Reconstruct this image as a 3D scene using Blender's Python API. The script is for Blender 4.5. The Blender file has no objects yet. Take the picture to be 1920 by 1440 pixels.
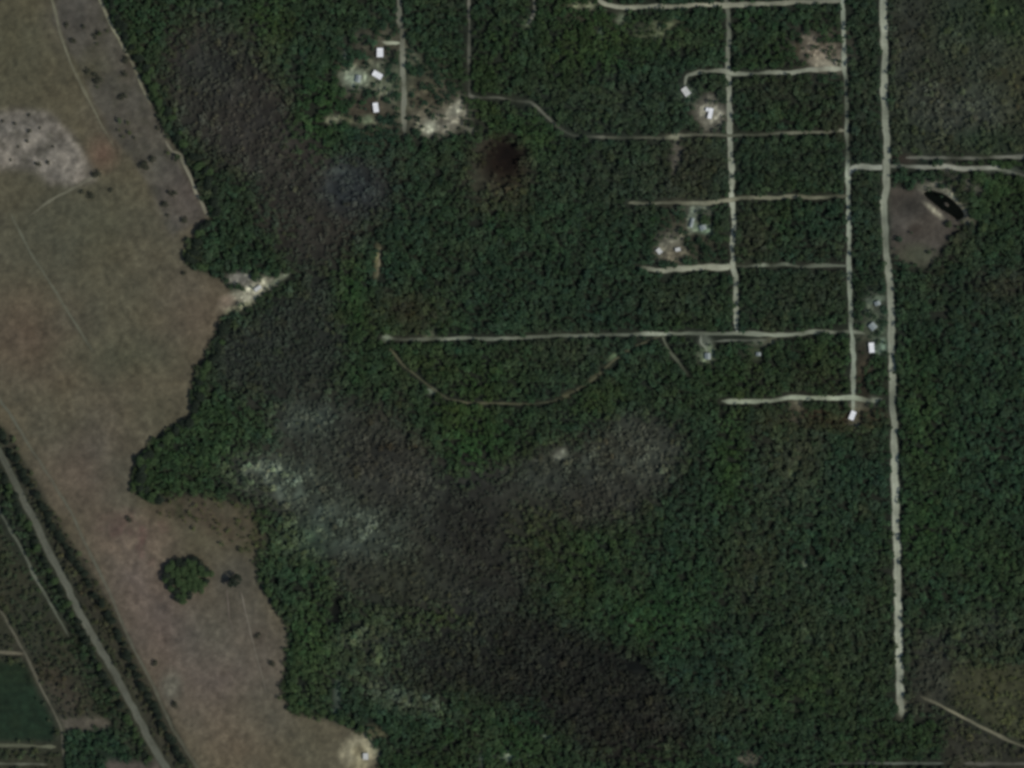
import bpy, bmesh, math, random
import numpy as np
from mathutils import Vector, Matrix
random.seed(7)
RS = np.random.RandomState(11)
S = 0.7                                   # metres per photograph pixel (1920 wide)
def W(px, py): return ((px-960.0)*S, (720.0-py)*S)

# ---------------------------------------------------------------- camera, sky, sun
sc = bpy.context.scene
HEIGHT = 4000.0
cam = bpy.data.cameras.new("camera"); camo = bpy.data.objects.new("camera", cam)
sc.collection.objects.link(camo)
camo.location = (0, 0, HEIGHT); camo.rotation_euler = (0, 0, 0)
cam.sensor_width = 36.0; cam.lens = 36.0*HEIGHT/(1920*S)
cam.clip_start = 10.0; cam.clip_end = 40000.0
sc.camera = camo
SUN_AZ, SUN_EL = math.radians(112), math.radians(46)
w = bpy.data.worlds.new("World"); sc.world = w; w.use_nodes = True
nt = w.node_tree
bg = nt.nodes['Background']; bg.inputs['Strength'].default_value = 0.09
sky = nt.nodes.new('ShaderNodeTexSky'); sky.sky_type = 'NISHITA'; sky.sun_disc = False
sky.sun_elevation = SUN_EL; sky.sun_rotation = SUN_AZ
nt.links.new(sky.outputs[0], bg.inputs['Color'])
sl = bpy.data.lights.new("sun", 'SUN'); sl.energy = 2.85; sl.angle = math.radians(0.5); sl.color = (1.0, 0.965, 0.91)
slo = bpy.data.objects.new("sun", sl); sc.collection.objects.link(slo)
sv = Vector((math.sin(SUN_AZ)*math.cos(SUN_EL), math.cos(SUN_AZ)*math.cos(SUN_EL), math.sin(SUN_EL)))
slo.rotation_euler = sv.to_track_quat('Z', 'Y').to_euler(); slo.location = sv*900
sc.view_settings.view_transform = 'Standard'; sc.view_settings.look = 'None'
sc.view_settings.exposure = 0.0; sc.view_settings.gamma = 1.0
sc.cycles.filter_width = 3.3              # the satellite lens is soft
sc.cycles.max_bounces = 4; sc.cycles.diffuse_bounces = 2

# ---------------------------------------------------------------- helpers
C = sc.collection
def tag(o, label=None, cat=None, group=None, kind=None):
    if label: o['label'] = label
    if cat: o['category'] = cat
    if group: o['group'] = group
    if kind: o['kind'] = kind
    return o
def lin(c):
    c = np.asarray(c, dtype=float)/255.0
    return np.where(c <= 0.04045, c/12.92, ((c+0.055)/1.055)**2.4)
def link(name, me, parent=None):
    o = bpy.data.objects.new(name, me); C.objects.link(o)
    if parent is not None: o.parent = parent
    return o
def attr_mat(name, nscale=0.35, namt=0.35, rough=0.95, bump=0.0, nscale2=0.06, namt2=0.2):
    """albedo = colour attribute x two procedural noises"""
    m = bpy.data.materials.new(name); m.use_nodes = True
    n = m.node_tree.nodes; l = m.node_tree.links; b = n['Principled BSDF']
    b.inputs['Roughness'].default_value = rough
    b.inputs['Specular IOR Level'].default_value = 0.12
    at = n.new('ShaderNodeAttribute'); at.attribute_name = 'col'
    tc = n.new('ShaderNodeNewGeometry')
    cur = at.outputs['Color']
    for s_, a_ in ((nscale, namt), (nscale2, namt2)):
        no = n.new('ShaderNodeTexNoise'); no.inputs['Scale'].default_value = s_
        no.inputs['Detail'].default_value = 4; no.inputs['Roughness'].default_value = 0.65
        l.new(tc.outputs['Position'], no.inputs['Vector'])
        mr = n.new('ShaderNodeMapRange'); mr.inputs['From Min'].default_value = 0.25; mr.inputs['From Max'].default_value = 0.75
        mr.inputs['To Min'].default_value = 1-a_; mr.inputs['To Max'].default_value = 1+a_
        l.new(no.outputs['Fac'], mr.inputs['Value'])
        mx = n.new('ShaderNodeVectorMath'); mx.operation = 'SCALE'
        l.new(cur, mx.inputs[0]); l.new(mr.outputs[0], mx.inputs['Scale'])
        cur = mx.outputs[0]
    l.new(cur, b.inputs['Base Color'])
    if bump:
        bp = n.new('ShaderNodeBump'); bp.inputs['Strength'].default_value = bump; bp.inputs['Distance'].default_value = 0.6
        l.new(no.outputs['Fac'], bp.inputs['Height']); l.new(bp.outputs[0], b.inputs['Normal'])
    return m
def flat_mat(name, col, rough=0.8, var=0.15, scale=1.5, spec=0.2, stripes=0):
    m = bpy.data.materials.new(name); m.use_nodes = True
    n = m.node_tree.nodes; l = m.node_tree.links; b = n['Principled BSDF']
    b.inputs['Roughness'].default_value = rough; b.inputs['Specular IOR Level'].default_value = spec
    tc = n.new('ShaderNodeTexCoord')
    no = n.new('ShaderNodeTexNoise'); no.inputs['Scale'].default_value = scale; no.inputs['Detail'].default_value = 5
    l.new(tc.outputs['Object'], no.inputs['Vector'])
    cr = n.new('ShaderNodeValToRGB')
    c = np.array(col, dtype=float)
    cr.color_ramp.elements[0].position = 0.3; cr.color_ramp.elements[1].position = 0.7
    cr.color_ramp.elements[0].color = (*np.clip(c*(1-var), 0, 1), 1); cr.color_ramp.elements[1].color = (*np.clip(c*(1+var), 0, 1), 1)
    l.new(no.outputs['Fac'], cr.inputs['Fac']); l.new(cr.outputs[0], b.inputs['Base Color'])
    if stripes:
        wv = n.new('ShaderNodeTexWave'); wv.inputs['Scale'].default_value = stripes
        l.new(tc.outputs['Object'], wv.inputs['Vector'])
        bp = n.new('ShaderNodeBump'); bp.inputs['Strength'].default_value = 0.5
        l.new(wv.outputs['Fac'], bp.inputs['Height']); l.new(bp.outputs[0], b.inputs['Normal'])
    return m
def quads_mesh(name, verts, faces, mat, fcol=None, vcol=None, smooth=False):
    """verts (N,3), faces (F,4)"""
    me = bpy.data.meshes.new(name)
    verts = np.ascontiguousarray(verts, dtype=np.float32); faces = np.ascontiguousarray(faces, dtype=np.int32)
    me.vertices.add(len(verts)); me.vertices.foreach_set('co', verts.ravel())
    k = faces.shape[1]
    me.loops.add(faces.size); me.loops.foreach_set('vertex_index', faces.ravel())
    me.polygons.add(len(faces)); me.polygons.foreach_set('loop_start', np.arange(0, faces.size, k, dtype=np.int32))
    if smooth: me.polygons.foreach_set('use_smooth', np.ones(len(faces), dtype=bool))
    me.update(calc_edges=True)
    if fcol is not None:
        a = me.attributes.new('col', 'FLOAT_COLOR', 'FACE')
        a.data.foreach_set('color', np.c_[fcol, np.ones(len(fcol))].astype(np.float32).ravel())
    if vcol is not None:
        a = me.attributes.new('col', 'FLOAT_COLOR', 'POINT')
        a.data.foreach_set('color', np.c_[vcol, np.ones(len(vcol))].astype(np.float32).ravel())
    me.materials.append(mat)
    return me

# ---------------------------------------------------------------- the land as maps (2 photo pixels per cell)
MG, ST = 240, 2.0
gx = np.arange(-MG, 1920+MG+0.1, ST); gy = np.arange(-MG, 1440+MG+0.1, ST)
NX, NY = len(gx), len(gy)
X, Y = np.meshgrid(gx, gy)
def vnoise(scale, seed):
    r = np.random.RandomState(seed)
    g = r.rand(int((NY*ST)/scale)+4, int((NX*ST)/scale)+4)
    u = (X+MG)/scale+1; v = (Y+MG)/scale+1
    iu = u.astype(int); iv = v.astype(int); fu = u-iu; fv = v-iv
    fu = fu*fu*(3-2*fu); fv = fv*fv*(3-2*fv)
    return (g[iv, iu]*(1-fu)*(1-fv)+g[iv, iu+1]*fu*(1-fv)+g[iv+1, iu]*(1-fu)*fv+g[iv+1, iu+1]*fu*fv)*2-1
def fbm(scale, seed, n=4):
    o = 0; a = 1; t = 0
    for k in range(n):
        o = o+a*vnoise(scale/2**k, seed*13+k); t += a; a *= 0.55
    return o/t
WX = fbm(70, 1)*1.0; WY = fbm(70, 2)*1.0
def blur(a, s):
    """three box passes, s in photo pixels"""
    k = max(1, int(round(s/ST)))
    for _ in range(2):
        for ax in (0, 1):
            p = np.concatenate([np.repeat(a.take([0], ax), k+1, ax), a, np.repeat(a.take([-1], ax), k, ax)], ax)
            c = np.cumsum(p, axis=ax)
            n = a.shape[ax]
            a = (c.take(range(2*k+1, 2*k+1+n), ax)-c.take(range(0, n), ax))/(2*k+1)
    return a
def poly(pts, soft=6, warp=14):
    x = X+WX*warp; y = Y+WY*warp
    ins = np.zeros(X.shape, bool)
    P = list(pts)
    for (x0, y0), (x1, y1) in zip(P, P[1:]+P[:1]):
        if y0 == y1: continue
        c = ((y0 > y) != (y1 > y)) & (x < (x1-x0)*(y-y0)/(y1-y0)+x0)
        ins ^= c
    m = ins.astype(float)
    return blur(m, soft) if soft else m
def ell(cx, cy, rx, ry, ang=0, soft=0.35, warp=10):
    a = math.radians(ang); x = X+WX*warp-cx; y = Y+WY*warp-cy
    u = (x*math.cos(a)+y*math.sin(a))/rx; v = (-x*math.sin(a)+y*math.cos(a))/ry
    d = np.sqrt(u*u+v*v)
    return np.clip((1+soft-d)/(2*soft), 0, 1)

G = np.zeros(X.shape+(3,)); CN = np.zeros_like(G)
BASE = np.array((31, 44, 34.))
G[:] = (33, 38, 31); CN[:] = BASE
DEN = np.ones(X.shape); SIZ = np.ones(X.shape); KIND = np.zeros(X.shape)   # KIND>0.5 = leafless
def put(m, g=None, c=None, den=None, siz=None, kind=None):
    global G, CN, DEN, SIZ, KIND
    mm = m[..., None]
    if g is not None: G = G*(1-mm)+np.array(g, float)*mm
    if c is not None: CN = CN*(1-mm)+np.array(c, float)*mm
    if den is not None: DEN = DEN*(1-m)+den*m
    if siz is not None: SIZ = SIZ*(1-m)+siz*m
    if kind is not None: KIND = KIND*(1-m)+kind*m
# broad drift of the canopy between blue green, yellow green and brownish
n1, n2, n3 = fbm(190, 5), fbm(120, 6), fbm(90, 7)
put(np.clip(n1*1.6, 0, 1)*0.8, c=(33, 46, 27)); put(np.clip(-n1*1.6, 0, 1)*0.8, c=(28, 43, 37))
put(np.clip(n2*1.8-0.4, 0, 1)*0.8, c=(42, 44, 36), g=(44, 42, 36)); put(np.clip(n3*2-0.7, 0, 1)*.7, c=(27, 46, 27))
# --- woodland patches
greyA = [(285, 40), (395, 30), (455, 90), (520, 180), (560, 250), (640, 290), (740, 320), (720, 380), (680, 430), (650, 500), (560, 500), (510, 430), (480, 350), (420, 290), (360, 250), (310, 170)]
put(poly(greyA, 26, 34), g=(60, 54, 51), c=(51, 49, 46), kind=1, siz=.8, den=.62)
put(ell(430, 130, 80, 90, 40, .6)*.6, g=(54, 52, 50), c=(48, 48, 45))
put(ell(460, 230, 60, 70, 0, .6)*.7, g=(66, 58, 56), c=(58, 52, 50))
put(ell(660, 350, 55, 50, 0, .5)*.9, g=(54, 55, 60), c=(50, 52, 55), kind=1, den=.6)
put(ell(635, 320, 30, 6, 0, .5)*.8, g=(76, 77, 76), den=.2)
put(poly([(410, 610), (470, 600), (560, 540), (600, 480), (650, 560), (640, 690), (600, 760), (430, 760), (400, 680)], 18), g=(48, 49, 46), c=(42, 45, 41), kind=.8, siz=.85)
greyB = [(520, 740), (640, 750), (720, 770), (800, 850), (850, 880), (980, 870), (1060, 840), (1150, 830), (1170, 770), (1240, 775), (1290, 850), (1240, 930), (1170, 985), (1080, 960), (1000, 1010), (990, 1120), (940, 1190), (840, 1180), (720, 1130), (640, 1140), (610, 1060), (560, 960), (430, 920), (440, 860), (540, 830)]
put(poly(greyB, 24, 36), g=(62, 60, 55), c=(51, 52, 48), kind=1, siz=.8, den=.6)
for e, c in [((520, 890, 85, 38, 10), (76, 78, 71)), ((570, 790, 60, 30, 0), (66, 68, 64)), ((650, 990, 95, 50, 20), (72, 74, 67)), ((560, 1010, 50, 35, 0), (64, 72, 60)), ((1190, 860, 70, 60, 0), (68, 65, 59)), ((720, 870, 70, 60, 30), (60, 54, 50)), ((1040, 870, 60, 25, 0), (64, 63, 57)), ((760, 1090, 80, 50, 0), (58, 56, 47)), ((1130, 940, 80, 40, 0), (60, 56, 52))]:
    put(ell(*e, soft=.6)*.8, g=c, c=np.array(c)*.84, kind=1)
put(ell(900, 1020, 80, 130, -20, .6)*.9, g=(46, 43, 40), c=(40, 39, 36), kind=.9)
put(ell(1010, 1000, 60, 60, 0, .6)*.8, c=(41, 48, 34), g=(44, 46, 36), kind=.2)
put(poly([(700, 1190), (960, 1140), (1080, 1180), (1180, 1230), (1250, 1290), (1290, 1400), (1180, 1460), (1040, 1360), (880, 1290), (760, 1300), (700, 1260)], 22), g=(36, 35, 32), c=(35, 35, 32), kind=.8, siz=.9, den=.9)
put(ell(840, 1200, 110, 70, 0, .6)*.6, g=(46, 46, 42), c=(44, 47, 42))
put(ell(700, 1220, 70, 70, 0, .6)*.7, c=(50, 58, 48), g=(56, 58, 50))
put(ell(760, 1310, 70, 22, 20, .6)*.7, c=(58, 66, 58), g=(60, 64, 56))
put(ell(1180, 1350, 110, 60, 20, .6)*.6, c=(38, 36, 33), g=(38, 35, 32), kind=.6)
NE = [(1672, -260), (2200, -260), (2200, 285), (1672, 290)]
put(poly(NE, 8, 3), g=(58, 59, 50), c=(49, 52, 43), kind=.75, siz=.8, den=.72)
for e, c in [((1700, 70, 30, 90, 0), (50, 50, 46)), ((1770, 215, 70, 50, 0), (58, 58, 54)), ((1880, 30, 60, 60, 0), (42, 54, 36)), ((1885, 150, 40, 60, 0), (64, 62, 46)), ((1800, 40, 40, 60, 0), (46, 54, 44)), ((1700, 240, 40, 40, 0), (44, 50, 40)), ((1850, 190, 50, 35, 0), (62, 64, 58)), ((1850, 265, 70, 22, 0), (44, 54, 42))]:
    put(ell(*e, soft=.6)*.75, g=np.array(c)*1.08, c=np.array(c)*.95)
put(poly([(1770, 1250), (1960, 1235), (2160, 1235), (2160, 1420), (1930, 1400), (1860, 1365), (1760, 1320)], 10), g=(68, 66, 50), c=(58, 59, 41), kind=.7, siz=.7, den=.55)
put(poly([(1770, 1345), (1850, 1370), (1930, 1405), (2160, 1430), (2160, 1520), (1780, 1500)], 8), g=(62, 58, 50), c=(50, 50, 40), kind=.8, siz=.8, den=.6)
put(poly([(1700, 1190), (1780, 1190), (1780, 1330), (1700, 1350)], 14), g=(58, 56, 50), c=(50, 50, 45), kind=.8, den=.55)
for e, c in [((520, 60, 30, 60, 0), (38, 48, 31)), ((610, 190, 45, 60, 0), (34, 53, 30)), ((585, 260, 50, 40, 0), (34, 54, 32)), ((490, 30, 40, 40, 0), (36, 50, 30)), ((880, 850, 55, 55, 0), (31, 54, 30)), ((860, 780, 50, 40, 0), (38, 50, 28)), ((1370, 860, 28, 80, 0), (38, 54, 28)), ((1120, 750, 60, 30, -20), (40, 50, 28)), ((1735, 830, 50, 120, 0), (34, 50, 29)), ((1740, 1010, 60, 50, 0), (33, 52, 30)), ((590, 1170, 35, 100, 0), (44, 59, 37)), ((580, 1290, 35, 50, 0), (44, 54, 38)), ((660, 560, 30, 70, 0), (33, 50, 28)), ((800, 690, 50, 30, 0), (40, 48, 28)), ((1010, 240, 40, 50, 0), (33, 52, 30)), ((1200, 70, 130, 35, 0), (40, 50, 30)), ((820, 1160, 60, 25, 0), (44, 56, 36)), ((1230, 1160, 80, 60, 0), (29, 50, 28)), ((960, 1400, 90, 50, 0), (32, 48, 32)), ((1230, 1420, 90, 30, 0), (34, 50, 32)), ((990, 1330, 40, 30, 0), (28, 48, 36)), ((410, 770, 60, 40, 0), (34, 50, 34)), ((400, 840, 110, 60, -30), (36, 51, 36)), ((310, 880, 50, 60, 0), (33, 47, 33)), ((505, 990, 35, 70, -10), (42, 54, 36)), ((540, 1100, 40, 60, 0), (38, 54, 42)), ((1560, 1000, 70, 90, 0), (29, 44, 34)), ((1350, 1080, 90, 60, 0), (30, 46, 31)), ((270, 60, 60, 60, 0), (30, 45, 30)), ((1840, 620, 90, 100, 0), (28, 43, 35)), ((1880, 880, 70, 100, 0), (30, 46, 36)), ((1780, 1110, 90, 70, 0), (31, 47, 36)), ((470, 440, 60, 70, 0), (30, 44, 33))]:
    put(ell(*e, soft=.7)*.6, c=c, kind=0)
for e, c in [((1460, 170, 90, 30, 0), (37, 41, 35)), ((1470, 310, 90, 40, 0), (33, 42, 35)), ((1290, 320, 60, 60, 0), (44, 42, 37)), ((1410, 440, 35, 60, 0), (42, 44, 37)), ((1490, 560, 80, 40, 0), (34, 42, 34)), ((1480, 870, 60, 80, 0), (46, 50, 42)), ((1280, 560, 100, 30, 0), (34, 42, 34)), ((1620, 200, 22, 180, 0), (36, 42, 36)), ((1640, 450, 15, 150, 0), (34, 44, 36)), ((1890, 540, 60, 30, 0), (42, 42, 38)), ((1410, 1060, 50, 80, 0), (42, 45, 37)), ((1600, 1230, 70, 90, 0), (36, 44, 34)), ((1170, 330, 120, 60, 0), (37, 44, 37)), ((1120, 190, 130, 50, 0), (36, 44, 38)), ((1050, 660, 80, 40, 0), (40, 46, 36)), ((1500, 1160, 40, 80, 0), (38, 46, 36)), ((1860, 1180, 80, 40, 0), (46, 52, 44)), ((1560, 790, 90, 14, 0), (46, 41, 32)), ((780, 580, 60, 30, 0), (42, 42, 34))]:
    put(ell(*e, soft=.7)*.7, c=c, g=np.array(c)*1.1)
# --- open land on the west
FIELD = [(-400, -400), (70, -400), (180, -10), (243, 100), (322, 262), (393, 408), (345, 470), (352, 500), (425, 525), (440, 560), (412, 600), (395, 650), (362, 715), (358, 785), (300, 815), (258, 855), (248, 915), (290, 948), (400, 950), (470, 1020), (490, 1100), (540, 1170), (538, 1230), (528, 1290), (545, 1335), (620, 1352), (690, 1385), (712, 1440), (740, 1800), (-400, 1800)]
fld = poly(FIELD, 2, 5)
F1 = poly(FIELD, 5, 5)
put(F1, g=(87, 81, 67), den=0.0, c=(40, 48, 34), kind=0)
def fe(e, c, k=.62, soft=.9): put(ell(*e, soft=soft)*k*F1, g=c)
fe((20, 80, 120, 160, 0), (73, 72, 56)); fe((180, 420, 110, 90, 0), (72, 73, 59)); fe((60, 420, 90, 90, 0), (76, 76, 64))
fe((330, 470, 70, 90, 0), (84, 79, 66)); fe((370, 590, 60, 60, 0), (90, 80, 70)); fe((60, 630, 100, 60, 0), (88, 74, 64)); fe((200, 600, 80, 60, 0), (80, 79, 65))
fe((230, 670, 90, 30, 0), (76, 77, 62)); fe((180, 850, 70, 70, 0), (93, 84, 76)); fe((120, 800, 50, 40, 0), (79, 77, 65)); fe((170, 900, 60, 60, 0), (94, 82, 73)); fe((300, 780, 50, 40, 0), (78, 77, 64)); fe((230, 880, 40, 60, 0), (80, 79, 68))
fe((250, 1080, 60, 90, -25), (101, 88, 83)); fe((320, 1180, 80, 90, 0), (95, 83, 80)); fe((420, 1280, 90, 80, 0), (100, 89, 85)); fe((400, 1180, 50, 50, 0), (84, 82, 72)); fe((460, 1400, 60, 50, 0), (98, 87, 74)); fe((580, 1410, 70, 60, 0), (88, 84, 69)); fe((400, 1000, 80, 45, 0), (80, 77, 62)); fe((330, 950, 80, 30, 0), (84, 80, 64))
fe((480, 1200, 35, 90, -20), (84, 78, 72)); fe((500, 1330, 50, 40, 0), (84, 82, 72)); fe((250, 1000, 60, 30, 0), (98, 84, 76)); fe((440, 1080, 40, 60, 0), (76, 73, 66))
apron = poly([(295, 935), (400, 930), (470, 950), (500, 1010), (480, 1050), (420, 1010), (350, 985), (300, 960)], 8, 8)
put(apron, g=(76, 70, 58), c=(52, 54, 38), den=.3, kind=.3, siz=.7); put(apron*np.clip(fbm(18, 33, 2)*2, 0, 1)*.5, g=(86, 74, 62)); put(apron*np.clip(-fbm(18, 34, 2)*2, 0, 1)*.7, g=(56, 58, 42))
pk = ell(255, 1010, 55, 42, 20, soft=.6)*F1; pn = fbm(22, 35, 2); put(pk*np.clip(pn*2.4, 0, 1)*.7, g=(116, 102, 88)); put(pk*np.clip(-pn*2.4, 0, 1)*.7, g=(96, 76, 70))
strip = [(95, -400), (190, -400), (190, 0), (240, 100), (318, 262), (388, 408), (320, 440), (270, 330), (205, 240), (150, 130), (105, 40)]
put(poly(strip, 5, 6)*F1, g=(77, 74, 67)); 
sn = np.clip(fbm(24, 53, 3)*2.2, -1, 1)*poly(strip, 5, 6)*F1; put(np.clip(sn, 0, 1)*.55, g=(96, 92, 82)); put(np.clip(-sn, 0, 1)*.5, g=(62, 61, 50), den=.12)
fe((230, 230, 45, 40, 0), (80, 76, 70)); fe((175, 120, 25, 25, 0), (72, 70, 54)); fe((355, 365, 45, 50, 0), (88, 80, 77)); fe((190, 285, 22, 22, 0), (96, 79, 68), 1); fe((140, 25, 40, 50, 0), (70, 67, 64))
pale = [(-300, 205), (30, 208), (95, 215), (140, 262), (165, 300), (180, 330), (140, 350), (95, 345), (60, 315), (-300, 310)]
pm = poly(pale, 6, 8)*F1
put(pm, g=(110, 104, 97)); spk = np.clip(fbm(16, 31, 3)*2.4, -1, 1); 
put(pm*np.clip(spk, 0, 1)*.8, g=(142, 134, 124)); put(pm*np.clip(-spk, 0, 1)*.7, g=(80, 76, 68))
# strips between the railway road and the fields, bottom left
LS = [(-400, 60), (-40, 745), (0, 795), (30, 850), (62, 905), (122, 1008), (168, 1080), (217, 1160), (262, 1255), (312, 1345), (362, 1440), (560, 1800), (-400, 1800)]
lsm = poly(LS, 3, 2)
put(lsm, g=(50, 52, 42), den=.62, c=(40, 46, 37), siz=.75, kind=.4)
put(poly([(30, 1240), (105, 1240), (180, 1340), (110, 1350), (90, 1300), (-10, 1130), (-10, 1060)], 12)*lsm, g=(62, 58, 50), den=.55, c=(46, 46, 40))
put(poly([(-300, 1243), (45, 1243), (70, 1300), (97, 1350), (100, 1386), (-300, 1386)], 3, 1), g=(33, 47, 34), den=0)
cf = poly([(-300, 1243), (45, 1243), (70, 1300), (97, 1350), (100, 1386), (-300, 1386)], 3, 1)*np.clip(.5+fbm(18, 37, 3)*1.5, 0, 1)
put(cf*.6, g=(26, 36, 26))
put(cf*(.5+.5*np.sin(Y/2.6+X*.02))*.35, g=(44, 58, 40))
put(poly([(120, 1368), (215, 1362), (250, 1420), (240, 1460), (120, 1470)], 4, 4), g=(34, 45, 36), c=(29, 44, 35), den=1, siz=.9, kind=0)
put(poly([(108, 1345), (205, 1345), (225, 1362), (150, 1372), (120, 1368)], 3, 4), g=(84, 79, 70), den=0)
put(poly([(200, 1425), (300, 1425), (330, 1470), (190, 1470)], 4, 4), g=(82, 76, 70), den=0.05)
put(poly([(8, 800), (38, 850), (70, 905), (130, 1010), (176, 1080), (222, 1160), (268, 1255), (318, 1345), (365, 1440), (320, 1440), (290, 1380), (250, 1300), (215, 1235), (150, 1125), (95, 1010), (35, 900), (0, 830)], 3, 2), g=(56, 55, 46), den=.6, c=(46, 47, 38), kind=.35, siz=.7)
put(poly([(-20, 850), (0, 880), (70, 1010), (150, 1180), (130, 1190), (40, 1060), (-20, 960)], 5, 4), c=(34, 45, 35), g=(40, 44, 36), den=.9, kind=0)
put(poly([(150, 1180), (200, 1280), (290, 1440), (250, 1420), (190, 1330), (120, 1190)], 4, 4), c=(33, 44, 34), g=(42, 46, 37), den=.8, kind=0)
# --- cleared ground, yards, pits
QUARRY = [(1668, 350), (1700, 352), (1740, 350), (1790, 370), (1812, 405), (1785, 440), (1768, 462), (1750, 497), (1700, 495), (1672, 480)]
put(poly(QUARRY, 4, 5), g=(70, 66, 61), den=0.02, kind=0)
put(ell(1722, 480, 35, 20, soft=.5), g=(70, 72, 60), den=0); put(ell(1710, 385, 30, 18, soft=.6)*.8, g=(52, 50, 46)); put(ell(1700, 420, 18, 12, soft=.6)*.6, g=(80, 76, 70)); put(ell(1715, 432, 10, 10, soft=.6)*.6, g=(50, 44, 40))
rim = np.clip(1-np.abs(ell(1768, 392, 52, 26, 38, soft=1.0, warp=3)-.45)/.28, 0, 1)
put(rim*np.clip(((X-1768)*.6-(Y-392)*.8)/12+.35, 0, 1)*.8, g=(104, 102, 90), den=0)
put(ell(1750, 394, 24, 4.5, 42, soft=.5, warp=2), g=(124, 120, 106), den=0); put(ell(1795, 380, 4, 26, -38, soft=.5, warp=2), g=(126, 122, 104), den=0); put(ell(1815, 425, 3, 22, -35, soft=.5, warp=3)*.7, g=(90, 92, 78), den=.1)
for e, c in [((1778, 318, 20, 8, 10), (110, 108, 98)), ((1815, 345, 28, 14, 20), (92, 92, 82)), ((1760, 350, 25, 8, 20), (96, 94, 84)), ((1690, 300, 20, 10, 0), (58, 50, 45))]:
    put(ell(*e, soft=.6)*.8, g=c, den=.15)
put(ell(915, 335, 34, 34, soft=.5)*.8, g=(66, 60, 48), den=.1, kind=1); put(ell(905, 290, 14, 50, 10, soft=.6)*.6, g=(64, 60, 52), den=.2)
put(ell(928, 318, 58, 52, soft=.5, warp=12)*.8, g=(66, 61, 50), c=(52, 50, 42), den=.3, kind=.6)
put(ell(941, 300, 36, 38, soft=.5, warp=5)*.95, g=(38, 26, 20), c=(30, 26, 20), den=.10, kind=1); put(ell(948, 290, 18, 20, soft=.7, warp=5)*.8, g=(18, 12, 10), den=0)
SPK = np.clip(fbm(11, 38, 3)*2.2, -1, 1)[..., None]
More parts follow.
